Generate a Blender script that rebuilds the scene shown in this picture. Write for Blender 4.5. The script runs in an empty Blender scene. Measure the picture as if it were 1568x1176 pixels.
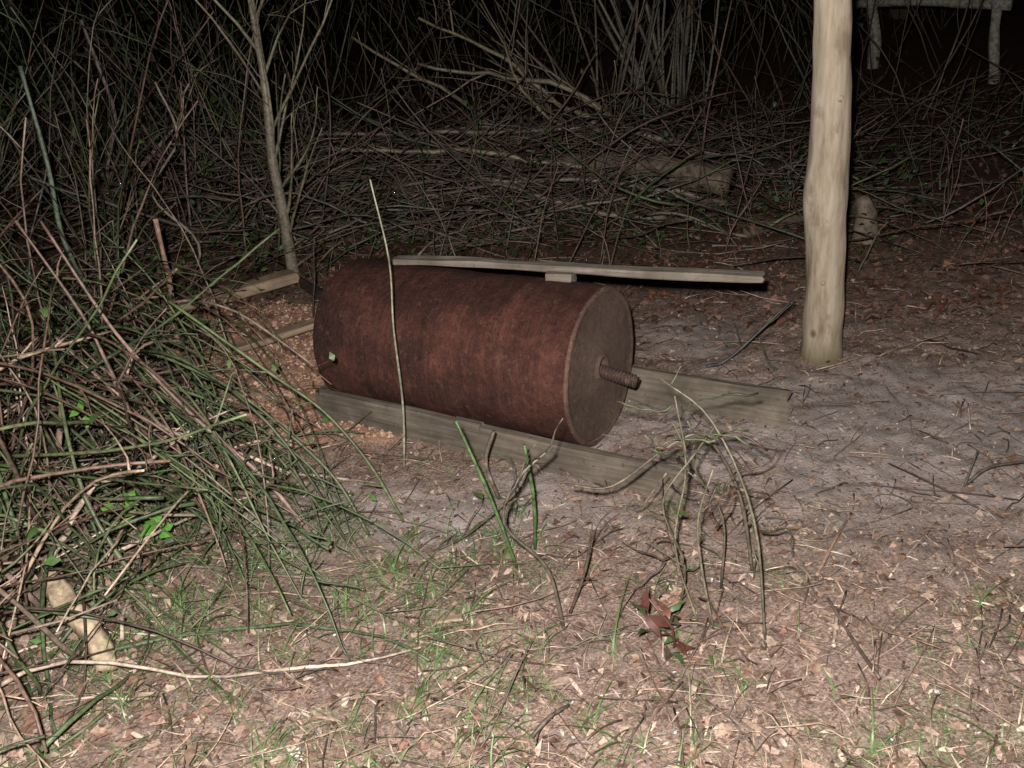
import bpy, math, random
import numpy as np
from mathutils import Vector, Matrix, noise as mn
random.seed(23); rng=np.random.default_rng(7)
sc=bpy.context.scene
sc.view_settings.view_transform='Standard'; sc.view_settings.look='None'
sc.view_settings.exposure=0
R=random.random
def U(a,b): return a+(b-a)*random.random()

# ---------------------------------------------------------------- terrain height
def gz(x,y):
    z=.022*mn.noise((x*.8,y*.8,1.3))+.014*mn.noise((x*3.1,y*3.1,4.))+.014*mn.noise((x*11,y*11,7.))+.009*mn.noise((x*27,y*27,2.))
    if y>9: z+= .05*(y-9)
    return z
def sstep(a,b,x):
    t=min(1,max(0,(x-a)/(b-a))); return t*t*(3-2*t)
def inpoly(x,y,P):
    c=False;j=len(P)-1
    for i in range(len(P)):
        if (P[i][1]>y)!=(P[j][1]>y) and x<(P[j][0]-P[i][0])*(y-P[i][1])/(P[j][1]-P[i][1])+P[i][0]: c=not c
        j=i
    return c
SAW=[(-1.35,4.33),(-0.85,4.33),(-0.55,3.6),(-0.36,2.90),(-0.68,2.86),(-0.98,3.08),(-1.25,3.63)]
def sawmask(x,y):
    x+=.10*mn.noise((x*6,y*6,0)); y+=.10*mn.noise((x*6,y*6,5))
    s=0
    for dx,dy in ((0,0),(.05,0),(-.05,0),(0,.05),(0,-.05)):
        s+=inpoly(x+dx,y+dy,SAW)
    return s/5
def pathmask(x,y):
    # trodden bare sandy soil, mostly to the right of the roller
    n=mn.noise((x*2.2,y*2.2,3))*.8+mn.noise((x*6,y*6,8))*.6+mn.noise((x*17,y*17,8))*.4
    a=1-math.hypot((x-1.25)/1.25,(y-2.68)/.72)
    b=1-math.hypot((x+.15)/.7,(y-2.42)/.26)
    c=1-math.hypot((x-.72)/.3,(y-3.6)/.25)
    m=max(a*1.15,b*.8,c*.7)
    return sstep(-.2,.7,m+.5*n)
def mossmask(x,y):
    if y>3: return 0
    n=mn.noise((x*3.2,y*3.2,21))+.6*mn.noise((x*9,y*9,22))+.3*mn.noise((x*25,y*25,22))
    return sstep(.15,.65,n+(.12 if x<.1 else -.08))*(1-sstep(2.3,2.8,y))

# ---------------------------------------------------------------- mesh accumulators
def set_cols(me,cols):
    ca=me.color_attributes.new('Col','FLOAT_COLOR','POINT')
    c=np.ones((len(me.vertices),4),dtype=np.float32); c[:,:3]=cols
    ca.data.foreach_set('color',c.ravel())
def link(name,me,mat=None,smooth=True,parent=None):
    ob=bpy.data.objects.new(name,me); sc.collection.objects.link(ob)
    if mat: me.materials.append(mat)
    if smooth: me.polygons.foreach_set('use_smooth',[True]*len(me.polygons))
    if parent: ob.parent=parent
    return ob
class Acc:
    def __init__(s): s.v=[];s.f=[];s.c=[]
    def tube(s,pts,r0,r1,col,sides=5,radii=None,jit=.0):
        n=len(pts); base=len(s.v)
        up=Vector((.13,.27,1)).normalized()
        for i,p in enumerate(pts):
            a=pts[max(0,i-1)];b=pts[min(n-1,i+1)]
            t=(Vector(b)-Vector(a))
            if t.length<1e-6: t=Vector((0,0,1))
            t.normalize()
            q=up if abs(t.dot(up))<.9 else Vector((1,.1,0)).normalized()
            e1=t.cross(q).normalized(); e2=t.cross(e1)
            r=radii[i] if radii else r0+(r1-r0)*i/(n-1)
            if not radii and sides<7: r*=U(.85,1.2)
            k=U(.6,1.4) if sides<8 else U(.92,1.08)
            for j in range(sides):
                an=2*math.pi*j/sides
                rr=r*(1+jit*mn.noise((p[0]*9+math.cos(an)*2,p[1]*9+math.sin(an)*2,p[2]*9)))
                w=Vector(p)+e1*(rr*math.cos(an))+e2*(rr*math.sin(an))
                s.v.append(w[:]); s.c.append((col[0]*k,col[1]*k,col[2]*k))
        for i in range(n-1):
            for j in range(sides):
                a=base+i*sides+j;b=base+i*sides+(j+1)%sides
                s.f.append((a,b,b+sides,a+sides))
        s.f.append(tuple(base+j for j in range(sides))[::-1])
        s.f.append(tuple(base+(n-1)*sides+j for j in range(sides)))
    def leaves(s,P,yaw,pitch,roll,L,W,cols,fold=.25,blunt=False,curl=.0):
        """vectorised leaf blades: 6 verts each, real 3D folded blades"""
        n=len(P)
        if blunt: T=np.array([(0,.25),(.0,-.25),(.5,.5),(.5,-.45),(1,.15),(1,-.2)])
        else: T=np.array([(0,.06),(.0,-.06),(.42,.5),(.42,-.5),(1,.04),(1,-.04)])
        X=T[:,0][None,:]*L[:,None]*(1+.3*(rng.random((n,6))-.5)); Y=T[:,1][None,:]*W[:,None]*(1+.7*(rng.random((n,6))-.5))
        Z=np.abs(Y)*fold + curl*np.sin(T[:,0]*3.1416)[None,:]*L[:,None]
        cr,sr=np.cos(roll)[:,None],np.sin(roll)[:,None]
        Y,Z=Y*cr-Z*sr,Y*sr+Z*cr
        cp,sp=np.cos(pitch)[:,None],np.sin(pitch)[:,None]
        X,Z=X*cp-Z*sp,X*sp+Z*cp
        cy,sy=np.cos(yaw)[:,None],np.sin(yaw)[:,None]
        X,Y=X*cy-Y*sy,X*sy+Y*cy
        V=np.stack([X,Y,Z],-1)+P[:,None,:]
        b=len(s.v)
        s.v.extend(map(tuple,V.reshape(-1,3)))
        s.c.extend(map(tuple,np.repeat(cols,6,axis=0)))
        idx=b+6*np.arange(n)
        for i in idx:
            s.f.append((i,i+1,i+3,i+2)); s.f.append((i+2,i+3,i+5,i+4))
    def blades(s,P,yaw,h,lean,w,cols):
        n=len(P);b=len(s.v);K=6
        t=np.linspace(0,1,K)
        out=lean[:,None]*h[:,None]*(t**1.8)[None,:]; zz=h[:,None]*(t-.45*lean[:,None]*t**2.4)
        cx,sx=np.cos(yaw)[:,None],np.sin(yaw)[:,None]
        wid=w[:,None]*(1-t**2.5*.95)[None,:]*.5
        cxr=P[:,0:1]+cx*out; cyr=P[:,1:2]+sx*out; cz=P[:,2:3]+zz
        A=np.stack([cxr-sx*wid,cyr+cx*wid,cz],-1);B=np.stack([cxr+sx*wid,cyr-cx*wid,cz],-1)
        V=np.stack([A,B],2).reshape(-1,3)
        s.v.extend(map(tuple,V)); s.c.extend(map(tuple,np.repeat(cols,2*K,axis=0)))
        for i in range(n):
            q=b+i*2*K
            for k in range(K-1): s.f.append((q+2*k,q+2*k+1,q+2*k+3,q+2*k+2))
    def build(s,name,mat,smooth=True,parent=None):
        me=bpy.data.meshes.new(name); me.from_pydata(s.v,[],s.f); me.update()
        set_cols(me,np.array(s.c,dtype=np.float32))
        return link(name,me,mat,smooth,parent)

# ---------------------------------------------------------------- materials
def newmat(name):
    m=bpy.data.materials.new(name); m.use_nodes=True
    nt=m.node_tree; return m,nt,nt.nodes['Principled BSDF']
def N(nt,t,**k):
    n=nt.nodes.new(t)
    for a,b in k.items(): setattr(n,a,b)
    return n
def noise(nt,vec,scale,detail=4,rough=.6):
    n=N(nt,'ShaderNodeTexNoise'); n.inputs['Scale'].default_value=scale; n.inputs['Detail'].default_value=detail; n.inputs['Roughness'].default_value=rough
    nt.links.new(vec,n.inputs['Vector']); return n.outputs['Fac']
def ramp(nt,fac,stops):
    r=N(nt,'ShaderNodeValToRGB'); e=r.color_ramp.elements
    while len(e)<len(stops): e.new(.5)
    for i,(p,c) in enumerate(stops):
        e[i].position=p; e[i].color=(c,c,c,1) if not hasattr(c,'__len__') else (*c,1)
    nt.links.new(fac,r.inputs['Fac']); return r.outputs['Color']
def mix(nt,fac,a,b,mode='MIX'):
    m=N(nt,'ShaderNodeMix',data_type='RGBA',blend_type=mode)
    for s,v in ((m.inputs['Factor'],fac),(m.inputs[6],a),(m.inputs[7],b)):
        if isinstance(v,(int,float)): s.default_value=v
        elif isinstance(v,tuple): s.default_value=(*v,1)
        else: nt.links.new(v,s)
    return m.outputs[2]
def bump(nt,bs,h,strength,dist):
    b=N(nt,'ShaderNodeBump'); b.inputs['Strength'].default_value=strength; b.inputs['Distance'].default_value=dist
    nt.links.new(h,b.inputs['Height']); nt.links.new(b.outputs['Normal'],bs.inputs['Normal'])
def coords(nt,kind='Object',scale=(1,1,1)):
    t=N(nt,'ShaderNodeTexCoord'); m=N(nt,'ShaderNodeMapping'); m.inputs['Scale'].default_value=scale
    nt.links.new(t.outputs[kind],m.inputs['Vector']); return m.outputs['Vector']
def vcmat(name,rough=.7,spec=.25,nscale=60,lo=.6,hi=1.35,stretch=(1,1,1),b=.3,det=3):
    m,nt,bs=newmat(name)
    a=N(nt,'ShaderNodeAttribute',attribute_name='Col')
    v=coords(nt,'Object',stretch)
    f=noise(nt,v,nscale,det)
    c=mix(nt,1.0,a.outputs['Color'],ramp(nt,f,[(.3,lo),(.7,hi)]),'MULTIPLY')
    nt.links.new(c,bs.inputs['Base Color'])
    bs.inputs['Roughness'].default_value=rough; bs.inputs['Specular IOR Level'].default_value=spec
    if b: bump(nt,bs,f,b,.003)
    return m
M_stem=vcmat('stem_bark',.48,.5,70,.5,1.45,b=0)
M_bark=vcmat('rough_bark',.8,.2,30,.35,1.6,b=1,det=8)
M_leaf=vcmat('leaf',.45,.4,80,.7,1.25,b=0)
M_litter=vcmat('leaf_litter',.75,.25,120,.55,1.35,b=0)
M_grass=vcmat('grass_blade',.4,.4,60,.75,1.2,b=0)

# ground
m,nt,bs=newmat('forest_soil'); M_ground=m
a=N(nt,'ShaderNodeAttribute',attribute_name='Col')
sep=N(nt,'ShaderNodeSeparateColor'); nt.links.new(a.outputs['Color'],sep.inputs[0])
v=coords(nt)
n1=noise(nt,v,4,6); n2=noise(nt,v,30,6,.75); n3=noise(nt,v,130,4,.75)
soil=ramp(nt,n2,[(.28,(.11,.072,.056)),(.5,(.31,.225,.185)),(.75,(.50,.40,.345))])
lit=ramp(nt,n3,[(.34,(.05,.030,.022)),(.45,(.24,.16,.125)),(.56,(.42,.31,.255)),(.68,(.72,.59,.50))])
soil=mix(nt,.65,soil,lit)
sand=ramp(nt,n2,[(.25,(.32,.262,.235)),(.5,(.45,.385,.355)),(.8,(.55,.48,.45))])
sand=mix(nt,.35,sand,ramp(nt,n3,[(.32,(.20,.155,.13)),(.5,(.44,.37,.34)),(.66,(.64,.56,.52))]))
saw=ramp(nt,n3,[(.3,(.30,.15,.09)),(.5,(.56,.33,.22)),(.75,(.76,.54,.40))])
moss=ramp(nt,n3,[(.35,(.06,.072,.032)),(.5,(.21,.22,.12)),(.65,(.38,.40,.24))])
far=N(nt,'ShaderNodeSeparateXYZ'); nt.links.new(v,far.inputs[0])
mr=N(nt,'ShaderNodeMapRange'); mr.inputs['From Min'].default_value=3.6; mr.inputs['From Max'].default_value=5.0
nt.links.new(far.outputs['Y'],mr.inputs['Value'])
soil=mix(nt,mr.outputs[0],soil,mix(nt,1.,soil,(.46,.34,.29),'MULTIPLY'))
c=mix(nt,sep.outputs[0],soil,sand); c=mix(nt,sep.outputs[2],c,moss); c=mix(nt,sep.outputs[1],c,saw)
c=mix(nt,1.0,c,ramp(nt,n1,[(.3,.68),(.7,1.15)]),'MULTIPLY')
nt.links.new(c,bs.inputs['Base Color']); bs.inputs['Roughness'].default_value=.92; bs.inputs['Specular IOR Level'].default_value=.15
hh=N(nt,'ShaderNodeMath',operation='ADD'); nt.links.new(n2,hh.inputs[0]); nt.links.new(n3,hh.inputs[1])
bump(nt,bs,hh.outputs[0],.75,.011)

def axis_coords(lo,hi,step,far_lo,far_hi,g=1.16):
    c=list(np.arange(lo,hi,step)); s=step;x=c[-1]
    while x<far_hi: s*=g;x+=s;c.append(x)
    s=step;x=c[0];pre=[]
    while x>far_lo: s*=g;x-=s;pre.append(x)
    return pre[::-1]+c
xs=axis_coords(-2.2,2.6,.015,-80,80); ys=axis_coords(1.2,4.4,.015,-30,120)
V=[];C=[]
for y in ys:
    for x in xs:
        pm=0;sm=0;mm=0
        if -3<x<4 and 0<y<6:
            pm=pathmask(x,y); sm=sawmask(x,y) if -1.7<x<0 and 2.6<y<4.7 else 0; mm=mossmask(x,y)*.42*(1-pm)
        z=gz(x,min(y,30)) 
        if sm: z+=.012*sm
        V.append((x,y,z)); C.append((pm,sm,mm))
nx=len(xs); F=[(j*nx+i,j*nx+i+1,(j+1)*nx+i+1,(j+1)*nx+i) for j in range(len(ys)-1) for i in range(nx-1)]
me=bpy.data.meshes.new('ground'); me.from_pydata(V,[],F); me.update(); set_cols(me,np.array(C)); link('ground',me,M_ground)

# rust
def rust(name,c0,c1,c2,band,flake=(.24,.17,.14)):
    m,nt,bs=newmat(name)
    v=coords(nt); vb=coords(nt,'Object',(16,1.5,1.5)) if band else v
    f=noise(nt,v,7,10,.82); g=noise(nt,v,38,8,.85); h=noise(nt,vb,2.2,6,.7)
    c=ramp(nt,f,[(.38,c0),(.5,c1),(.60,c2)])
    c=mix(nt,.5,c,ramp(nt,g,[(.38,c0),(.52,c1),(.63,c2)]))
    if band: c=mix(nt,.65,c,ramp(nt,h,[(.3,.5),(.5,.95),(.68,1.5)]),'MULTIPLY')
    c=mix(nt,1.,c,ramp(nt,noise(nt,v,3,4),[(.35,.7),(.65,1.3)]),'MULTIPLY')
    sp=N(nt,'ShaderNodeTexVoronoi'); sp.inputs['Scale'].default_value=70; nt.links.new(v,sp.inputs['Vector'])
    pit=ramp(nt,sp.outputs['Distance'],[(.1,.3),(.35,1.0)])
    spots=ramp(nt,noise(nt,v,14,4),[(.5,0.),(.6,1.)])
    c=mix(nt,spots,c,mix(nt,1.,c,pit,'MULTIPLY'))
    fl=ramp(nt,noise(nt,v,120,3,.7),[(.60,0.),(.68,.6)])
    c=mix(nt,fl,c,flake)
    fl=ramp(nt,noise(nt,coords(nt,'Object',(1.6,.8,.8)),22,6,.8),[(.58,0.),(.64,.5)])
    c=mix(nt,fl,c,flake)
    nt.links.new(c,bs.inputs['Base Color']); bs.inputs['Roughness'].default_value=.7; bs.inputs['Specular IOR Level'].default_value=.35
    ad=N(nt,'ShaderNodeMath',operation='ADD'); nt.links.new(g,ad.inputs[0]); nt.links.new(h,ad.inputs[1])
    bump(nt,bs,ad.outputs[0],.9,.009)
    return m
M_rust=rust('rusted_steel',(.022,.009,.007),(.070,.024,.0165),(.135,.050,.034),True,(.17,.10,.08))
M_rust2=rust('rusted_plate',(.055,.035,.026),(.10,.067,.050),(.145,.103,.078),False,(.2,.155,.125))
M_rust3=rust('rusted_rim',(.06,.034,.025),(.11,.066,.047),(.17,.11,.08),False)
M_bolt=rust('rusted_bolt',(.025,.015,.012),(.055,.034,.026),(.12,.08,.062),False)

def wood(name,c0,c1,c2,moss=0):
    m,nt,bs=newmat(name)
    v=coords(nt,'Object',(2.5,45,45)); v2=coords(nt)
    g=noise(nt,v,1.6,8,.7); f=noise(nt,v2,9,5)
    c=ramp(nt,g,[(.28,c0),(.5,c1),(.72,c2)])
    c=mix(nt,1.,c,ramp(nt,f,[(.3,.6),(.7,1.2)]),'MULTIPLY')
    c=mix(nt,ramp(nt,noise(nt,v2,70,3),[(.62,0.),(.72,.6)]),c,tuple(x*.35 for x in c1))
    c=mix(nt,ramp(nt,noise(nt,v2,5,5),[(.52,0.),(.66,.5)]),c,(c1[0]*.55,c1[1]*.56,c1[2]*.52))
    nt.links.new(c,bs.inputs['Base Color']); bs.inputs['Roughness'].default_value=.85; bs.inputs['Specular IOR Level'].default_value=.2
    bump(nt,bs,g,.6,.005)
    return m
M_wood=wood('weathered_timber',(.09,.073,.056),(.158,.133,.104),(.235,.205,.166))
M_wood2=wood('pale_batten',(.13,.108,.082),(.215,.185,.148),(.31,.275,.23))
M_wood3=wood('fresh_split_wood',(.24,.17,.11),(.38,.28,.19),(.48,.38,.28))

# ---------------------------------------------------------------- planks
def plank(name,p0,p1,w,h,mat,seed=0,rag=.01,roll=0,parent=None,taper=1.,wav=.004,cham=.006):
    p0=Vector(p0);p1=Vector(p1);d=p1-p0;L=d.length;X=d.normalized()
    Yv=Vector((0,0,1)).cross(X).normalized();Z=X.cross(Yv)
    Mx=Matrix((X,Yv,Z)).transposed().to_4x4()@Matrix.Rotation(roll,4,'X'); Mx.translation=(p0+p1)/2
    n=max(6,int(L/.02)); ring=[]
    c=min(cham,h*.3,w*.3)
    for yy,zz in ((-w/2,-h/2+c),(-w/2,0),(-w/2,h/2-c),(-w/2+c,h/2),(0,h/2),(w/2-c,h/2),(w/2,h/2-c),(w/2,0),(w/2,-h/2+c),(w/2-c,-h/2),(0,-h/2),(-w/2+c,-h/2)): ring.append((yy,zz))
    V=[];F=[];K=len(ring)
    for i in range(n+1):
        t=i/n;x=-L/2+L*t;s=1+(taper-1)*t
        for (yy,zz) in ring:
            q=(x*6+seed*13,yy*40,zz*40)
            e=0
            if i==0: e=rag*abs(mn.noise((yy*60,zz*60,seed)))*1.5
            if i==n: e=-rag*abs(mn.noise((yy*60,zz*60,seed+5)))*2
            V.append((x+e,yy+wav*mn.noise(q),(zz*s if zz>0 else zz)+wav*mn.noise((q[0],q[1],q[2]+9))+.006*mn.noise((x*1.8+seed,0,0))))
    for i in range(n):
        for j in range(K):
            F.append((i*K+j,i*K+(j+1)%K,(i+1)*K+(j+1)%K,(i+1)*K+j))
    V.append((-L/2+.002,0,0));V.append((L/2-rag*.5,0,0));a=len(V)-2
    for j in range(K):
        F.append((a,(j+1)%K,j)); F.append((a+1,n*K+j,n*K+(j+1)%K))
    me=bpy.data.meshes.new(name);me.from_pydata(V,[],F);me.update()
    ob=link(name,me,mat,False,parent); ob.matrix_world=Mx
    return ob

# ---------------------------------------------------------------- ROLLER
RC0=Vector((-.530,3.268,.25));RC1=Vector((.283,2.776,.25))
roller=bpy.data.objects.new('rusty_garden_roller',None); sc.collection.objects.link(roller)
ax=(RC1-RC0);RL=ax.length;X=ax.normalized();Yv=Vector((0,0,1)).cross(X).normalized();Z=X.cross(Yv)
Mr=Matrix((X,Yv,Z)).transposed().to_4x4();Mr.translation=(RC0+RC1)/2
roller.matrix_world=Mr
def revolve(name,prof,seg,mat,parent,dent=0,smooth=True):
    V=[];F=[]
    for (x,r) in prof:
        for j in range(seg):
            a=2*math.pi*j/seg
            rr=r+dent*(mn.noise((x*5,math.cos(a)*2,math.sin(a)*2))+.35*mn.noise((x*40,math.cos(a)*.6,math.sin(a)*.6))) if r>.15 else r
            V.append((x,rr*math.cos(a),rr*math.sin(a)))
    for i in range(len(prof)-1):
        for j in range(seg):
            F.append((i*seg+j,i*seg+(j+1)%seg,(i+1)*seg+(j+1)%seg,(i+1)*seg+j))
    me=bpy.data.meshes.new(name);me.from_pydata(V,[],F);me.update()
    return link(name,me,mat,smooth,parent)
h=RL/2;RR=.25
prof=[(-h+.004,RR-.02),(-h,RR-.014),(-h+.001,RR-.006),(-h+.006,RR-.001)]+[(x,RR) for x in np.linspace(-h+.012,h-.009,70)]
revolve('drum',prof,128,M_rust,roller,.005)
revolve('rim',[(h-.0091,RR-.0003),(h-.006,RR-.001),(h-.002,RR-.004),(h,RR-.009),(h-.001,RR-.015),(h-.004,RR-.020)],128,M_rust3,roller,.005)
pp=[(h-.004,RR-.0195)]+[(h-.005-.003*math.sin(t*3.14),RR-.02-t*(RR-.02-.045)) for t in np.linspace(0.02,1,14)]+[(h-.005,.042),(h+.004,.038),(h+.004,.030),(h-.06,.029)]
revolve('end_plate',pp,96,M_rust2,roller)
revolve('end_plate_far',[(-x,r) for x,r in pp],96,M_rust2,roller)
acc=Acc(); c=(1,1,1)
A=Vector((h-.08,0,-.002));B=Vector((h+.115,-.004,-.030)); d=(B-A); 
acc.tube([A+d*t for t in np.linspace(0,1,6)],.0155,.0155,c,20)
dn=d.normalized();e1=dn.cross(Vector((0,1,0))).normalized();e2=dn.cross(e1)
pitch=.011;turns=d.length/pitch
hp=[]
for i in range(int(turns*16)):
    an=i/16*2*math.pi;hp.append(A+dn*(pitch*i/16)+e1*(.0182*math.cos(an))+e2*(.0182*math.sin(an)))
acc.tube(hp,.0036,.0036,c,8)
acc.build('axle',M_bolt,True,roller)
acc=Acc();A2=Vector((-h+.05,0,0));acc.tube([A2,A2+Vector((-.15,0,0))],.018,.017,c,16);acc.build('axle_far',M_bolt,True,roller)

off=lambda t,o,z: (RC0+X*t+Vector((X.y,-X.x,0))*o).to_tuple()[:2]+(z,)
plank('timber_beam',off(-.03,.225,.050),off(1.33,.245,.043),.038,.115,M_wood,1,.04,roll=.03,taper=.85)
plank('timber_beam',off(.10,-.295,.060),off(1.46,-.31,.055),.035,.13,M_wood,2,.06,roll=-.05)
plank('timber_wedge',off(.55,.242,.098),off(.65,.244,.095),.03,.035,M_wood,3,.01)
plank('wooden_batten',(-.359,3.168,.523),(.754,2.698,.530),.05,.021,M_wood2,4,.01,roll=.05,cham=.004)
plank('wooden_block',(.135,2.93,.505),(.215,2.895,.505),.055,.032,M_wood2,5,.004)
plank('wooden_plank',(-1.15,3.64,.05),(-.74,3.92,.07),.08,.025,M_wood3,6,.01)
plank('wooden_plank',(-1.56,4.16,.06),(-1.0,4.53,.08),.10,.05,M_wood3,7,.015)
plank('iron_bar',(-1.02,4.58,.05),(-.66,4.0,.06),.03,.05,M_bolt,8,.002)
plank('wooden_plank',off(-.10,.10,.03),off(-.13,-.32,.03),.07,.03,M_wood,9,.006)

# ---------------------------------------------------------------- POLE
m,nt,bs=newmat('peeled_pole_wood')
v=coords(nt,'Object',(14,14,2.2));v2=coords(nt)
g=noise(nt,v,2.2,8,.65)
c=ramp(nt,g,[(.28,(.21,.16,.105)),(.45,(.37,.31,.225)),(.65,(.49,.43,.34))])
c=mix(nt,ramp(nt,noise(nt,coords(nt,'Object',(1,1,.6)),10,4,.6),[(.58,0.),(.68,.65)]),c,(.20,.145,.09))
c=mix(nt,ramp(nt,noise(nt,coords(nt,'Object',(1,1,.3)),18,6,.7),[(.60,0.),(.66,.6)]),c,(.24,.19,.13))
vo=N(nt,'ShaderNodeTexVoronoi');vo.inputs['Scale'].default_value=6;nt.links.new(coords(nt,'Object',(1,1,.8)),vo.inputs['Vector'])
c=mix(nt,ramp(nt,vo.outputs['Distance'],[(.05,.85),(.11,0.)]),c,(.10,.065,.04))
sx=N(nt,'ShaderNodeSeparateXYZ');nt.links.new(v2,sx.inputs[0])
c=mix(nt,ramp(nt,sx.outputs['Z'],[(.0,.9),(.09,.0)]),c,(.12,.105,.05))
nt.links.new(c,bs.inputs['Base Color']);bs.inputs['Roughness'].default_value=.8;bs.inputs['Specular IOR Level'].default_value=.2
bump(nt,bs,g,.6,.006);M_pole=m
zs=np.linspace(-.1,2.6,90)
cx=np.interp(zs,[-.1,0,.36,.52,.62,.72,.9,1.16,2.6],[1.148,1.148,1.143,1.128,1.118,1.126,1.126,1.107,1.06])
rr=np.interp(zs,[-.1,0,.05,.36,.50,.60,.70,.9,1.16,2.6],[.084,.078,.071,.067,.070,.078,.067,.063,.058,.05])
cx=np.convolve(np.pad(cx,2,'edge'),np.ones(5)/5,'valid');rr=np.convolve(np.pad(rr,1,'edge'),np.ones(3)/3,'valid')
acc=Acc();acc.tube([Vector((a+.003*mn.noise((0,0,z*6)),3.32+.008*mn.noise((3,0,z*3)),z)) for a,z in zip(cx,zs)],0,0,(1,1,1),32,radii=list(rr),jit=.08)
for z,an in [(.30,-1.9),(.93,-1.3),(.62,-2.3),(1.25,-.7)]:
    q=Vector((1.148-.035*z+.053*math.cos(an),3.32+.053*math.sin(an),z));acc.tube([q,q+Vector((math.cos(an)*.018,math.sin(an)*.018,.006))],.014,.007,(1,1,1),9)
acc.build('wooden_pole',M_pole)

# ---------------------------------------------------------------- stems
def spline(pts,k=5):
    P=[Vector(p) for p in pts];P=[P[0]*2-P[1]]+P+[P[-1]*2-P[-2]];o=[]
    for i in range(1,len(P)-2):
        for j in range(k):
            t=j/k;a,b,c,d=P[i-1:i+3]
            o.append(.5*((2*b)+(c-a)*t+(2*a-5*b+4*c-d)*t*t+(3*b-a-3*c+d)*t**3))
    o.append(P[-2]);return o
def grow(p,d,L,droop,wig,n,floor=True,arc=0.):
    p=Vector(p);d=Vector(d).normalized();o=[p.copy()];s=L/n
    k=Vector((U(-arc,arc),U(-arc,arc),U(-arc,arc)))
    for i in range(n):
        d=(d+k+Vector((U(-wig,wig),U(-wig,wig),U(-wig,wig)-droop))).normalized()
        q=p+d*s
        if floor and q.z<.012: q.z=.012+R()*.01; d.z=max(d.z,0.02)
        o.append(q);p=q
    return o
GREEN=[(.085,.115,.05),(.07,.10,.045),(.12,.145,.07),(.055,.075,.038)]
BROWN=[(.13,.08,.06),(.11,.07,.052),(.18,.12,.09),(.08,.055,.042),(.20,.15,.115)]
PALE=[(.42,.30,.22),(.36,.26,.19),(.45,.36,.28)]
GREY=[(.16,.14,.11),(.125,.108,.086),(.20,.175,.14),(.10,.082,.062),(.14,.145,.10)]
def pick(*w):
    r=R()*sum(a for a,_ in w)
    for a,l in w:
        r-=a
        if r<=0: return random.choice(l)
    return w[-1][1][0]
leafP=[];leafL=[];leafC=[]
def addleaf(p,s,c): leafP.append(tuple(p));leafL.append(s);leafC.append(c)
LG=[(.07,.14,.035),(.10,.19,.05),(.05,.10,.03),(.13,.22,.07)]

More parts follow.
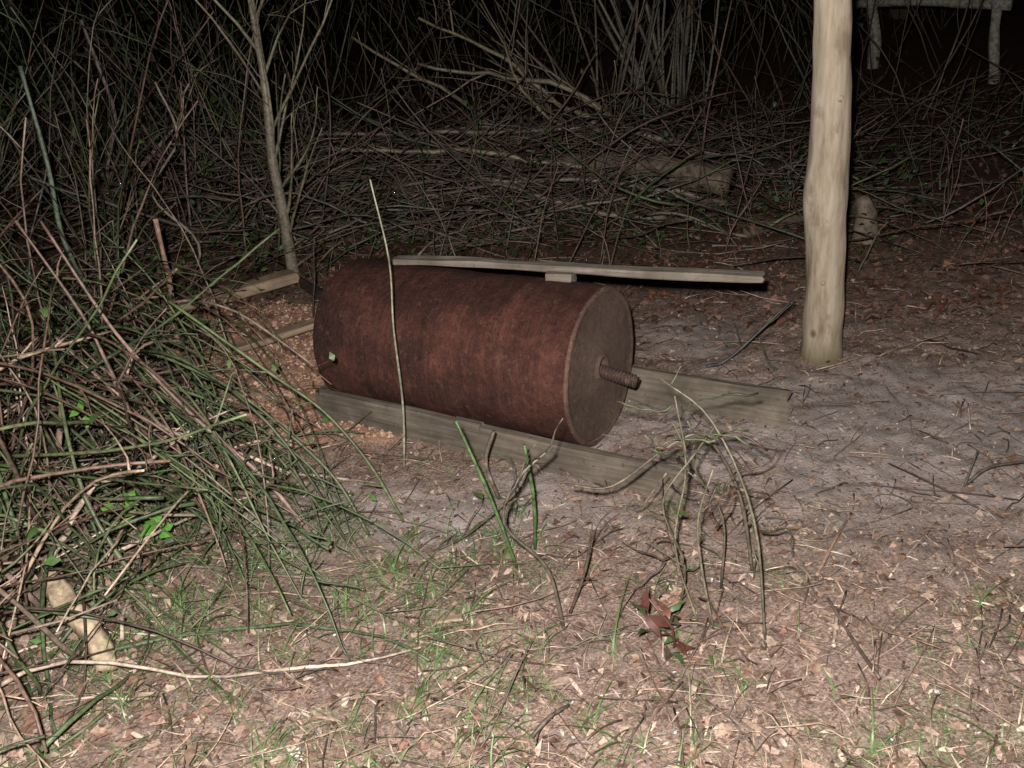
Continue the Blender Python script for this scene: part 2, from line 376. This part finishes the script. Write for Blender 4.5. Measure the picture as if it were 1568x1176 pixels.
br=Acc()
def side_twigs(acc,pts,r,col,prob,L=.2,leaf=.2):
    for i in range(2,len(pts)-1):
        if R()<prob:
            t=(pts[i+1]-pts[i]).normalized()
            d=t+Vector((U(-1,1),U(-1,1),U(-.4,.9)))*.9
            s=grow(pts[i],d,L*U(.4,1.3),.03,.22,5)
            acc.tube(s,r*.55,r*.25,col,4)
            if R()<leaf: addleaf(s[-1],U(.02,.045),random.choice(LG))
def P3(y,l,dy=0): 
    n=len(l);return [Vector((a,y+dy*i/(n-1),b)) for i,(a,b) in enumerate(l)]
EX=[ # y, [(x,z)..], r0,r1,col,dy,twigprob
(2.66,[(-.35,0),(-.33,.22),(-.33,.47),(-.32,.67),(-.345,.90)],.0040,.0020,(.26,.26,.19),0,0),
(3.67,[(-1.33,0),(-1.30,.30),(-1.30,.60)],.011,.009,(.32,.20,.14),0,0),
(2.61,[(-1.41,0),(-1.29,.38)],.010,.007,PALE[0],0,0),
(2.14,[(-1.30,0),(-1.15,.17),(-1.12,.22),(-1.05,.30)],.009,.006,PALE[2],0,.1),
(2.54,[(-1.06,0),(-1.08,.19),(-1.14,.45),(-1.19,.60),(-1.31,.86)],.008,.004,(.19,.12,.09),.1,.2),
(2.32,[(-.58,0),(-.70,.17),(-.86,.33),(-1.0,.50),(-1.09,.62),(-1.21,.87)],.007,.004,(.23,.15,.12),.25,.15),
(2.36,[(-.33,0),(-.41,.17),(-.52,.32),(-.66,.43),(-.81,.55),(-.92,.63)],.005,.004,(.10,.13,.055),.2,.1),
(2.30,[(-.42,0),(-.50,.15),(-.62,.27),(-.76,.38),(-.95,.47),(-1.1,.50)],.005,.004,(.09,.11,.05),.3,.2),
(2.42,[(-.52,0),(-.58,.12),(-.70,.22),(-.85,.31),(-1.05,.38)],.0045,.004,(.08,.11,.05),.2,.2),
(4.03,[(-1.70,0),(-1.82,.42),(-1.81,.77),(-1.82,1.15)],.013,.008,(.14,.19,.13),0,.1),
(2.10,[(-.02,0),(-.075,.22),(-.14,.43)],.0052,.0036,(.08,.145,.05),0,.05),
(2.18,[(.03,0),(.035,.15),(.02,.31)],.0052,.0045,(.08,.145,.05),0,0),
(1.85,[(.08,0),(.05,.15),(-.04,.26),(.0,.36),(.08,.42)],.0050,.003,(.09,.08,.055),.1,.25),
(1.73,[(.52,0),(.50,.29),(.42,.50),(.32,.58)],.0032,.002,(.13,.12,.08),.2,.1),
(1.82,[(.39,0),(.34,.20),(.37,.38),(.35,.54)],.0030,.002,(.15,.14,.09),.1,.1),
(2.00,[(.56,0),(.52,.23),(.44,.39),(.36,.38),(.22,.28),(.12,.29)],.0045,.003,(.11,.09,.065),.0,.25),
(1.80,[(.42,0),(.39,.17),(.38,.30),(.41,.42)],.003,.002,(.16,.15,.10),.0,.1),
(1.90,[(.10,0),(.14,.12),(.16,.24)],.004,.002,(.09,.07,.05),.0,.2),
(1.84,[(.34,0),(.36,.15),(.31,.32),(.38,.44)],.003,.002,(.12,.11,.07),.0,.2),
(1.95,[(.47,0),(.47,.2),(.40,.35),(.45,.45)],.003,.002,(.10,.09,.06),.0,.2),
(3.27,[(.71,0.01),(.80,.04),(1.02,.25)],.007,.004,(.05,.05,.045),0,.3),
(3.20,[(.95,0.01),(.92,.04),(.88,.14)],.005,.003,(.06,.08,.05),0,0),
(2.30,[(-.55,0),(-.56,.12),(-.60,.26),(-.57,.40)],.004,.003,(.08,.09,.05),0,.1),
(2.45,[(-.06,0),(-.09,.12),(-.06,.22)],.006,.005,(.16,.13,.10),0,0),
(2.2,[(-.24,0),(-.14,.05),(-.02,.16),(.03,.26)],.004,.002,(.08,.07,.05),0,.1),
]
for y,l,a,b,c,dy,pt_ in EX:
    s=spline(P3(y,l,dy));br.tube(s,a,b,c,6); side_twigs(br,s,a,c,pt_,.10,.12)
for i in range(22):
    s=grow((U(.25,.58),U(1.8,2.1),U(.05,.5)),(U(-1,1),U(-.5,.5),U(-.8,.8)),U(.08,.25),.05,.5,8)
    br.tube(s,.0026,.0014,pick((2,BROWN),(1,GREEN)),4)
def blocked(s):
    loose=R()<.3
    for q in s:
        if (q.x>-.42 and q.y>2.15) or q.x>-.12 or q.y<1.2 or (q.x>-.85 and q.y<1.7): return True
        if q.x>-1.35 and 2.95<q.y<4.5 and not (loose and q.x<-.95): return True
        if q.x>-.85 and q.y>2.2 and q.z>(.32 if loose else .20): return True
        if q.x>-.5 and q.z>.25: return True
    return False
for i in range(760):
    bx=random.triangular(-2.6,-.7,-1.45);by=U(1.7,4.1)
    an=random.gauss(-.7,1.2);el=U(.1,1.35)
    d=(math.cos(an)*math.cos(el),math.sin(an)*math.cos(el)*.8,math.sin(el))
    s=grow((bx,by,gz(bx,by)),d,U(.4,1.25),U(.03,.18),.14,12,arc=.08)
    if blocked(s): continue
    c=pick((5,GREEN),(5,BROWN),(1.3,PALE));r=random.triangular(.002,.009,.003)
    br.tube(s,r,r*.5,c,5); side_twigs(br,s,r,c,.14,.2,.3)
for i in range(170):
    bx=U(-1.7,-.9);by=U(2.3,3.3);z=U(.1,.6)
    s=grow((bx,by,z),(1,U(-1.3,-.3),U(-.2,.5)),U(.5,1.25),U(.04,.13),.07,12,arc=.05)
    if any((q.x>-.33 and q.y>2.1) or q.x>-.08 or (q.x>-.62 and q.y>2.65) or (q.x>-.5 and q.z>.24) or(q.x>-.95 and q.y>3.05) for q in s): continue
    c=pick((5,GREEN),(3,BROWN));r=U(.0025,.0055);br.tube(s,r,r*.5,c,5);side_twigs(br,s,r,c,.2,.15,.3)
for i in range(330):
    bx=U(-2.6,-.75);by=U(1.3,3.4);an=U(0,6.28)
    s=grow((bx,by,U(.01,.25)),(math.cos(an),math.sin(an),U(-.2,.4)),U(.2,.7),.03,.2,6,arc=.08)
    if any((q.x>-.8 and q.y<2.0) or q.x>-.7 or (q.x>-1.3 and q.y>2.95) for q in s):continue
    br.tube(s,U(.002,.007),.002,pick((3,BROWN),(1.5,GREEN),(1.5,PALE)),5)
br.build('bramble_thicket',M_stem)

# --- tall shoots behind thicket
sh=Acc()
for y,l,a,b,c,dy in [
(6.23,[(-2.41,0),(-2.45,.30),(-2.32,.65),(-2.35,.96),(-2.39,1.22)],.018,.010,(.24,.2,.15),0),
(6.47,[(-2.66,0),(-2.39,.24),(-2.03,.55),(-1.95,.75)],.018,.010,(.34,.28,.21),0),
(4.6,[(-1.55,0),(-1.45,.25),(-1.62,.5),(-1.45,.75),(-1.5,1.0)],.008,.005,(.24,.2,.15),0),
(5.86,[(1.23,0),(1.24,.39),(1.38,1.10)],.008,.005,(.18,.11,.08),0)]:
    s=spline(P3(y,l,dy));sh.tube(s,a,b,c,6);side_twigs(sh,s,a,c,.2,.4,.3)
for i in range(240):
    bx=U(-4.2,-1.0);by=U(4.0,7.5)
    if bx>-1.6 and by<4.8: continue
    s=grow((bx,by,0),(U(-.5,.5),U(-.4,.4),1),U(.6,1.9),U(-.01,.06),.15,12,arc=.05)
    c=pick((3,GREEN),(4,BROWN),(3,GREY));r=U(.003,.008);sh.tube(s,r,r*.4,c,5);side_twigs(sh,s,r,c,.25,.35,.35)
sh.build('shrub_thicket',M_stem)

# --- sapling
sp=Acc()
s=spline([(-1.05,4.71,-.03),(-1.05,4.71,.35),(-1.06,4.71,.62),(-1.05,4.71,.75),(-1.04,4.71,.95),(-1.045,4.72,1.42),(-1.1,4.75,2.3),(-1.05,4.8,3.1)])
sp.tube(s,0,0,(.22,.195,.14),10,radii=list(np.linspace(.028,.010,len(s))),jit=.3)
for z,dx,dy,L in [(.72,.9,-.2,1.2),(.60,.7,.3,.9),(.95,.8,-.1,1.1),(.45,.9,-.3,.7),(1.2,.7,.2,1.3),(.9,-.8,.2,1.0),(1.1,-.6,-.1,1.3),(.3,.6,-.3,.6),(1.5,.5,.3,1.),(1.7,-.5,.3,1.),(.65,.3,-.2,1.),(.2,.4,-.3,.7)]:
    q=grow((-1.05,4.71,z),(dx,dy,1.4),L,.0,.12,10,arc=.04);sp.tube(q,.008,.0025,(.2,.18,.12),5);side_twigs(sp,q,.005,(.18,.16,.11),.5,.35,.1)
sp.build('sapling',M_stem)

# --- brush pile
bp=Acc()
for y,l,a,b,c,dy in [
(7.15,[(1.04,0),(.67,.30),(.45,.42),(.09,.74),(-.47,1.04)],.026,.010,(.30,.26,.16),.1),
(7.45,[(.20,0.1),(.0,.2),(-.26,.46),(-.97,.92)],.026,.010,(.30,.25,.16),0),
(6.85,[(1.23,0),(.91,.25),(.56,.53),(.1,.66),(-.48,.77)],.026,.010,(.28,.24,.16),0),
(6.6,[(.9,.1),(.5,.3),(.2,.6),(.1,.9)],.014,.008,(.28,.24,.16),0),
(5.87,[(1.17,0.05),(.39,.24),(-.1,.36),(-.54,.38),(-.99,.44)],.020,.010,(.24,.20,.14),0),
(5.5,[(1.3,.05),(.6,.18),(-.1,.22),(-.8,.2)],.016,.009,(.20,.16,.12),.3),
(5.2,[(.9,.05),(.5,.10),(.0,.25),(-.5,.18)],.014,.008,(.20,.16,.12),.3),
(6.3,[(1.6,.1),(.9,.3),(.2,.35),(-1.2,.4)],.022,.012,(.22,.18,.13),.3)]:
    s=spline(P3(y,l,dy));s=[q+Vector((0,U(-.01,.01),U(-.014,.014))) for q in s];bp.tube(s,a,b,c,7,jit=.3);side_twigs(bp,s,a*.5,c,.6,.6,.0)
for i in range(1450):
    bx=random.triangular(-3.2,2.6,-.1);by=random.triangular(4.5,8.6,5.8)
    top=.42*max(0,1-abs((by-6.3)/2.2))*(1 if bx<1.2 else .35)
    z=U(.01,.03+top)
    an=random.gauss(0,.9)+(math.pi if R()<.5 else 0)
    s=grow((bx,by,z),(math.cos(an),math.sin(an)*.8,random.gauss(.07,.32)),U(.25,1.1),.03,.17,8,arc=.11)
    c=pick((3,GREY),(5,BROWN),(1.,GREEN));r=random.triangular(.002,.012,.003)
    bp.tube(s,r,r*.5,c,4)
    if R()<.4: side_twigs(bp,s,r,c,.3,.3,.1)
for i in range(300):
    bx=U(1.2,5);by=U(3.9,9);an=U(0,6.28)
    s=grow((bx,by,U(.01,.1)),(math.cos(an),math.sin(an),U(0,.6)),U(.3,1.1),.02,.14,7,arc=.07)
    r=U(.003,.007);bp.tube(s,r,r*.5,pick((3,GREY),(3,BROWN)),4);side_twigs(bp,s,r,(.13,.10,.08),.2,.25,.1)
for i in range(150):
    bx=U(-.9,3.5);by=U(4.1,6.8)
    s=grow((bx,by,0),(U(-.5,.5),U(-.3,.3),1),U(.15,.8),.01,.13,7,arc=.06)
    c=pick((3,BROWN),(1,GREY),(1,GREEN));r=U(.002,.005);bp.tube(s,r,r*.5,c,4);side_twigs(bp,s,r,c,.2,.2,.2)
bp.build('brushwood_pile',M_stem)

# --- coppice and far growth
cp=Acc()
for i in range(17):
    an=U(0,6.28);rd=U(0,.28);bx=1.5+rd*math.cos(an);by=8.3+rd*math.sin(an)
    s=grow((bx,by,0),(math.cos(an)*.28+U(-.15,.15),math.sin(an)*.2,1),U(1.8,3.6),-.0,.09,12,arc=.03)
    r=U(.010,.024);cp.tube(s,r,r*.4,pick((1,[(.27,.25,.20),(.22,.20,.16),(.18,.16,.125)])),6);side_twigs(cp,s,r*.35,(.18,.16,.12),.3,.5,0)
cp.build('coppice_shrub',M_stem)
cp=Acc()
for i in range(22):
    an=U(0,6.28);rd=U(0,.4);bx=.9+rd*math.cos(an);by=8.0+rd*math.sin(an)
    s=grow((bx,by,0),(math.cos(an)*.5+U(-.1,.1)-.1,math.sin(an)*.3,1),U(1.0,3.0),0,.10,10,arc=.05)
    r=U(.005,.014);cp.tube(s,r,r*.4,pick((1,[(.19,.165,.13),(.16,.135,.10)])),5);side_twigs(cp,s,r*.4,(.16,.13,.10),.3,.4,0)
cp.build('coppice_shrub',M_stem)
bg=Acc()
for i in range(340):
    by=U(7.4,15);bx=U(-.62,.45)*by
    s=grow((bx,by,gz(bx,by)),(U(-.6,.6),U(-.3,.3),1),U(.8,3.2),U(-.01,.04),.14,10,arc=.06)
    r=U(.004,.011);c=pick((3,GREY),(2,BROWN),(1,GREEN));bg.tube(s,r,r*.4,c,4);side_twigs(bg,s,r*.7,c,.25,.6,.1)
for i in range(22):
    by=U(13,24);bx=U(-.9,.9)*by
    s=grow((bx,by,gz(bx,by)-.1),(U(-.06,.06),U(-.06,.06),1),U(6,9),0,.03,10)
    bg.tube(s,U(.07,.16),.04,random.choice(GREY),9,jit=.2)
    for k in range(10):
        q=s[random.randint(3,9)];bg.tube(grow(q,(U(-1,1),U(-1,1),U(.2,1)),U(1,2.4),-.02,.12,7),.025,.006,random.choice(GREY),5)
bg.build('background_undergrowth',M_stem)

# --- right: stump, log, rail fence
st=Acc();s=[Vector((1.80,4.69,-.05)),Vector((1.80,4.69,.03)),Vector((1.795,4.69,.10)),Vector((1.79,4.69,.15)),Vector((1.78,4.69,.20)),Vector((1.775,4.69,.235))]
st.tube(s,0,0,(.20,.16,.12),14,radii=[.085,.065,.054,.05,.042,.022],jit=.5);st.build('tree_stump',M_bark)
lg=Acc();lg.tube(spline([(.35,6.1,.19),(.60,5.95,.21),(.80,5.8,.22),(1.05,5.62,.20),(1.3,5.45,.17)]),.075,.088,(.18,.14,.105),18,jit=.25);lg.build('fallen_log',M_bark)
lg=Acc();lg.tube(spline([(1.25,4.9,.03),(1.6,5.05,.04),(2.3,5.3,.05)]),.03,.038,(.15,.115,.085),12,jit=.2);lg.build('fallen_log',M_bark)
rf=Acc();RCc=(.44,.42,.36)
rf.tube(spline([(3.94,10.47,-.1),(3.95,10.47,.35),(3.88,10.47,.70)]),.065,.05,RCc,10,jit=.4)
rf.tube(spline([(4.65,9.28,-.1),(4.60,9.28,.35),(4.57,9.28,.70)]),.05,.042,RCc,10,jit=.4)
rf.tube(spline([(3.55,10.9,.68),(4.1,10.2,.72),(4.66,9.2,.70)]),.05,.05,RCc,10,jit=.3)
rf.build('rail_fence',M_bark)

# --- ground twigs
tw=Acc()
for l,r,c in [([(.72,1.59,.015),(.70,1.71,.03),(.68,1.81,.06)],.005,(.10,.07,.055)),([(.66,1.70,.012),(.70,1.80,.03)],.006,(.38,.30,.23)),([(-.01,1.49,.02),(.03,1.52,.04),(.07,1.55,.04)],.005,(.09,.07,.055)),
  ([(1.23,2.32,.02),(1.30,2.335,.06),(1.45,2.34,.07)],.005,(.07,.06,.05)),([(1.22,2.31,.02),(1.27,2.36,.10)],.004,(.07,.06,.05)),
  ([(.70,1.95,.02),(.80,2.1,.03),(.87,2.2,.03)],.005,(.34,.22,.16)),([(.93,1.72,.012),(.85,1.73,.02)],.0035,(.1,.08,.06))]:
    tw.tube(spline(l),r,r*.6,c,6)
for i in range(3700):
    by=1.25+4.5*R()**1.3;bx=U(-.75,.75)*(by+.6)
    pm=pathmask(bx,by)
    if R()<pm*.45: continue
    if sawmask(bx,by)>.5 and R()<.9: continue
    an=U(0,6.28);L=U(.03,.15) if R()<.88 else U(.15,.38)
    s=grow((bx,by,gz(bx,by)+U(.003,.015)),(math.cos(an),math.sin(an),U(-.05,.12)),L,.03,.14,4,arc=.08)
    r=U(.0010,.0028);tw.tube(s,r,r*.6,pick((4,BROWN),(2.4,PALE),(2,GREY)),4)
tw.build('fallen_twigs',M_stem)

# ---------------------------------------------------------------- litter
def scatter(n,yr,xf,pw,rej):
    o=[]
    while len(o)<n:
        by=yr[0]+(yr[1]-yr[0])*R()**pw;bx=U(*xf)*(by+.6)
        if R()<rej(bx,by): continue
        o.append((bx,by,gz(bx,by)))
    return np.array(o)
def inroll(x,y):
    q=Vector((x,y,.25))-RC0; t=q.dot(X); o=abs(q.x*X.y-q.y*X.x); return -.05<t<1.0 and o<.2
LC=np.array([(.20,.13,.092),(.31,.21,.155),(.13,.08,.057),(.41,.30,.23),(.25,.14,.10),(.52,.39,.30),(.35,.25,.19),(.17,.13,.10),(.64,.54,.45)])
lt=Acc()
def patchy(x,y): return sstep(-.2,.3,mn.noise((x*3,y*3,11))+.6*mn.noise((x*8,y*8,2)))
rej=lambda x,y: 1 if inroll(x,y) else max(.80*pathmask(x,y), .97*(sawmask(x,y)>.4), .6*(1-patchy(x,y)))
P=scatter(29000,(1.2,4.8),(-.72,.72),1.2,rej);n=len(P);P[:,2]+=rng.random(n)*.010+.001
ci=rng.choice(9,n,p=[.18,.19,.12,.15,.09,.10,.1,.05,.02])
L=rng.gamma(2.2,.006,n)+.004
lt.leaves(P,rng.random(n)*6.28,rng.normal(.03,.18,n),rng.normal(0,.35,n),L,L*rng.uniform(.12,.55,n),LC[ci]*rng.uniform(.7,1.15,(n,1)),.25,True,.08)
P=scatter(4500,(1.2,4.2),(-.72,.72),1.2,rej);n=len(P);P[:,2]+=rng.random(n)*.010+.004
L=rng.uniform(.02,.065,n);ci=rng.choice(9,n,p=[.1,.15,.05,.2,.05,.2,.15,.02,.08])
lt.leaves(P,rng.random(n)*6.28,rng.normal(.03,.12,n),rng.normal(0,.35,n),L,rng.uniform(.0015,.004,n),LC[ci]*rng.uniform(.8,1.15,(n,1)),.25,True,.08)
P=scatter(2600,(1.2,5.0),(-.72,.72),1.2,rej);n=len(P);P[:,2]+=rng.random(n)*.015+.003
ci=rng.choice(9,n,p=[.22,.2,.16,.1,.14,.04,.08,.06,0])
L=rng.uniform(.018,.042,n)
lt.leaves(P,rng.random(n)*6.28,rng.normal(.05,.3,n),rng.normal(0,.5,n),L,L*rng.uniform(.3,.6,n),LC[ci]*rng.uniform(.7,1.1,(n,1)),.4,False,.15)
P=scatter(900,(1.2,2.6),(-.75,-.33),1.,lambda x,y:0);n=len(P);P[:,2]+=rng.random(n)*.02+.004
ci=rng.choice([0,1,3,4,5,6],n);L=rng.uniform(.025,.06,n)
lt.leaves(P,rng.random(n)*6.28,rng.normal(.05,.3,n),rng.normal(0,.4,n),L,L*rng.uniform(.25,.5,n),LC[ci]*rng.uniform(.7,1.15,(n,1)),.4,False,.15)
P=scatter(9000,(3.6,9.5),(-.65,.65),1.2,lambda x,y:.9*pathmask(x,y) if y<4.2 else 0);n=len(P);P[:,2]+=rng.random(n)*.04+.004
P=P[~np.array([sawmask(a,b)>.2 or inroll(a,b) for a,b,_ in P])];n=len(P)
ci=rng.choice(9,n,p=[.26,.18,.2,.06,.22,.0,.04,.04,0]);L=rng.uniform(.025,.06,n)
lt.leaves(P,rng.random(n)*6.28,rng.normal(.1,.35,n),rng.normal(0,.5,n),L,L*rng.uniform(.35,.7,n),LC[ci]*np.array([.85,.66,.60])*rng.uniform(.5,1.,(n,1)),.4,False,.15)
P=scatter(5500,(1.6,3.9),(-.2,.72),1.,lambda x,y:1-pathmask(x,y));n=len(P);P[:,2]+=.002
L=rng.uniform(.004,.016,n);ci=rng.choice(9,n)
lt.leaves(P,rng.random(n)*6.28,rng.normal(0,.2,n),rng.normal(0,.3,n),L,L*rng.uniform(.15,.7,n),LC[ci]*.8,.2,True,.1)
P=scatter(320,(1.3,4.2),(-.65,.65),1.1,lambda x,y:inroll(x,y));n=len(P);P[:,2]+=.008
L=rng.uniform(.004,.010,n)
lt.leaves(P,rng.random(n)*6.28,rng.normal(0,.3,n),rng.normal(0,.4,n),L,L*rng.uniform(.4,1.,n),np.tile(np.array([(.7,.68,.65)]),(n,1)),.2,True,.1)
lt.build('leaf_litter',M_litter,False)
ws=Acc();o=[]
while len(o)<4600:
    x=U(-1.6,-.2);y=U(2.7,4.6)
    if sawmask(x,y)>.3 and not inroll(x,y): o.append((x,y,gz(x,y)+.014+R()*.008))
P=np.array(o);n=len(P);L=rng.uniform(.008,.022,n)
SC=np.array([(.52,.31,.21),(.62,.42,.30),(.42,.22,.14),(.70,.54,.41)])[rng.choice(4,n,p=[.35,.35,.2,.1])]
ws.leaves(P,rng.random(n)*6.28,rng.normal(0,.3,n),rng.normal(0,.5,n),L,L*rng.uniform(.3,.8,n),SC,.2,True,.15)
ws.build('wood_shavings',M_litter,False)

# ---------------------------------------------------------------- grass
gr=Acc();o=[]
TC=[(-.62,2.23,.14,150),(-.36,1.95,.13,230),(-.16,2.20,.12,180),(-.17,1.50,.16,150),(.22,1.55,.14,80),(.99,1.62,.1,50),(-1.05,1.85,.2,220),(-.87,1.95,.12,160),(-.76,2.48,.1,60),(.54,2.38,.06,10),(-.6,1.6,.25,90),(-.9,1.6,.2,110),(.5,1.5,.3,40),(.0,1.75,.3,60),(-1.4,2.3,.4,160),(-.5,2.15,.3,110),(.6,1.7,.3,24),(-.4,1.4,.3,60)]
for x,y,s,k in TC:
    for t in range(max(2,k//8)):
        tx=random.gauss(x,s);ty=random.gauss(y,s*.6)
        for i in range(random.randint(3,14)):
            a=random.gauss(tx,.016);b=random.gauss(ty,.016)
            if b>1.2 and not inroll(a,b): o.append((a,b,gz(a,b)))
P=np.array(o);n=len(P)
GC=np.array([(.11,.20,.06),(.14,.25,.09),(.09,.15,.05),(.20,.27,.13),(.33,.30,.19)])[rng.choice(5,n,p=[.33,.22,.2,.12,.13])]
gr.blades(P,rng.random(n)*6.28,rng.gamma(3,.014,n)+.012,rng.uniform(.5,1.7,n),rng.uniform(.0015,.0048,n),GC*rng.uniform(.7,1.1,(n,1)))
o=[]
while len(o)<2600:
    x=U(-1.4,1.2);y=U(1.2,2.7)
    if R()<mossmask(x,y)*(1-pathmask(x,y)): o.append((x,y,gz(x,y)))
P=np.array(o);n=len(P)
GC=np.array([(.12,.20,.07),(.17,.25,.10),(.22,.26,.14)])[rng.choice(3,n)]
gr.blades(P,rng.random(n)*6.28,rng.uniform(.006,.026,n),rng.uniform(.6,1.7,n),rng.uniform(.0015,.004,n),GC*rng.uniform(.7,1.1,(n,1)))
P=scatter(1500,(1.2,5.),(-.7,.7),1.2,lambda x,y: 1 if inroll(x,y) else .8*pathmask(x,y));n=len(P)
GC=np.array([(.10,.18,.05),(.30,.27,.17),(.38,.31,.2)])[rng.choice(3,n,p=[.3,.35,.35])]
gr.blades(P,rng.random(n)*6.28,rng.uniform(.015,.07,n),rng.uniform(.8,1.9,n),rng.uniform(.0015,.004,n),GC*rng.uniform(.7,1.1,(n,1)))
gr.build('grass',M_grass)

# ---------------------------------------------------------------- foliage
fl=Acc()
def cloud(n,cx,cy,cz,sx,sy,sz,s0,s1,cols,clumps):
    cc=np.stack([rng.uniform(cx-sx,cx+sx,clumps),rng.uniform(cy-sy,cy+sy,clumps),rng.uniform(cz-sz,cz+sz,clumps)],-1)
    P=cc[rng.integers(0,clumps,n)]+rng.normal(0,1,(n,3))*np.array([.12,.12,.08])
    P[:,2]=np.maximum(P[:,2],.015)
    L=rng.uniform(s0,s1,n);C=np.array(cols)[rng.integers(0,len(cols),n)]*rng.uniform(.6,1.2,(n,1))
    fl.leaves(P,rng.random(n)*6.28,rng.normal(0,.5,n),rng.normal(0,.6,n),L,L*rng.uniform(.5,.8,n),C,.2,False,.05)
DG=[(.035,.06,.02),(.05,.09,.028),(.03,.045,.02)]
cloud(6500,-4.2,8.6,1.1,2.3,1.6,.95,.035,.07,DG+[(.08,.13,.04)],120)
cloud(2000,0.2,5.3,.08,1.8,.9,.06,.025,.05,DG+[(.07,.11,.04)],90)
cloud(900,-2.2,4.4,.15,1.0,1.1,.12,.02,.045,DG+LG[:1],50)
cloud(900,2.6,6.2,.12,1.3,1.6,.1,.03,.05,DG,50)
cloud(1200,-.5,9.5,.5,4,1.5,.45,.04,.06,DG,70)
cloud(350,-1.6,2.7,.2,.6,.9,.2,.015,.035,LG,40)
P=np.array(leafP);n=len(P);L=np.array(leafL);C=np.array(leafC)*rng.uniform(.6,1.1,(n,1))
fl.leaves(P,rng.random(n)*6.28,rng.normal(0,.6,n),rng.normal(0,.6,n),L,L*.6,C,.25,False,.08)
for (x,y,z) in [(-1.22,2.5,.33),(-1.05,2.3,.12),(-.95,2.2,.10)]:
    n=7;P=np.array([(x+U(-.03,.03),y+U(-.03,.03),z+U(-.03,.04)) for _ in range(n)]);L=rng.uniform(.03,.055,n)
    fl.leaves(P,rng.random(n)*6.28,rng.normal(.2,.5,n),rng.normal(0,.5,n),L,L*.7,np.tile(np.array([(.12,.30,.05)]),(n,1)),.2,False,.05)
fl.build('ivy_foliage',M_leaf)
fl=Acc();n=22;t=rng.random(n)
P=np.stack([.27+.06*t+rng.uniform(-.03,.03,n),1.72+rng.uniform(-.03,.03,n),.13-.12*t+rng.uniform(0,.02,n)],-1);L=rng.uniform(.035,.06,n)
fl.leaves(P,rng.random(n)*6.28,rng.normal(-.2,.7,n),rng.normal(0,.8,n),L,L*.42,np.array([(.08,.03,.022),(.14,.055,.035),(.06,.05,.03),(.05,.09,.03)])[rng.integers(0,4,n)],.4,False,.12)
fl.tube([Vector((.32,1.72,.0)),Vector((.31,1.72,.08)),Vector((.26,1.72,.16))],.003,.002,(.15,.06,.04),5)
fl.build('withered_plant',M_leaf)
lg=Acc();lg.tube(spline([(-1.22,2.12,.06),(-1.08,1.95,.06),(-1.0,1.86,.05),(-.95,1.78,.03)]),.032,.018,(.52,.41,.28),12,jit=.9);lg.build('broken_branch',M_bark)
plank('bark_strip',(-.22,1.88,.02),(-.15,1.885,.02),.025,.008,M_wood3,11,.01)

# ---------------------------------------------------------------- camera
pt=math.radians(24);ro=math.radians(4)
Rt=Vector((1,0,0));Up=Vector((0,math.sin(pt),math.cos(pt)));Fw=Vector((0,math.cos(pt),-math.sin(pt)))
r_=Rt*math.cos(ro)-Up*math.sin(ro);u_=Rt*math.sin(ro)+Up*math.cos(ro)
Mc=Matrix((r_,u_,-Fw)).transposed().to_4x4();Mc.translation=(0,0,1.45)
cam=bpy.data.cameras.new('camera');co=bpy.data.objects.new('camera',cam);sc.collection.objects.link(co);co.matrix_world=Mc
cam.lens=36*1500/1568;cam.clip_end=500;cam.clip_start=.05;sc.camera=co

# ---------------------------------------------------------------- light: night; the flash gun of the camera is the lamp that lit the photo
fl=bpy.data.lights.new('flash_lamp','POINT');fl.energy=530;fl.shadow_soft_size=.02;fl.color=(1,.94,.905)
fo=bpy.data.objects.new('flash_lamp',fl);sc.collection.objects.link(fo);fo.location=(-.05,-.02,1.55)
el,az=math.radians(4),math.radians(200)
sun=bpy.data.lights.new('moon','SUN');sun.energy=.01;sun.angle=math.radians(.5);sun.color=(1,.95,.9)
so=bpy.data.objects.new('moon',sun);sc.collection.objects.link(so);so.rotation_euler=(math.radians(86),0,math.radians(-20))
w=bpy.data.worlds.new('World');sc.world=w;w.use_nodes=True;nt=w.node_tree
sk=nt.nodes.new('ShaderNodeTexSky');sk.sky_type='NISHITA';sk.sun_disc=False;sk.sun_elevation=el;sk.sun_rotation=az
b=nt.nodes['Background'];b.inputs['Strength'].default_value=.0010;nt.links.new(sk.outputs[0],b.inputs[0])
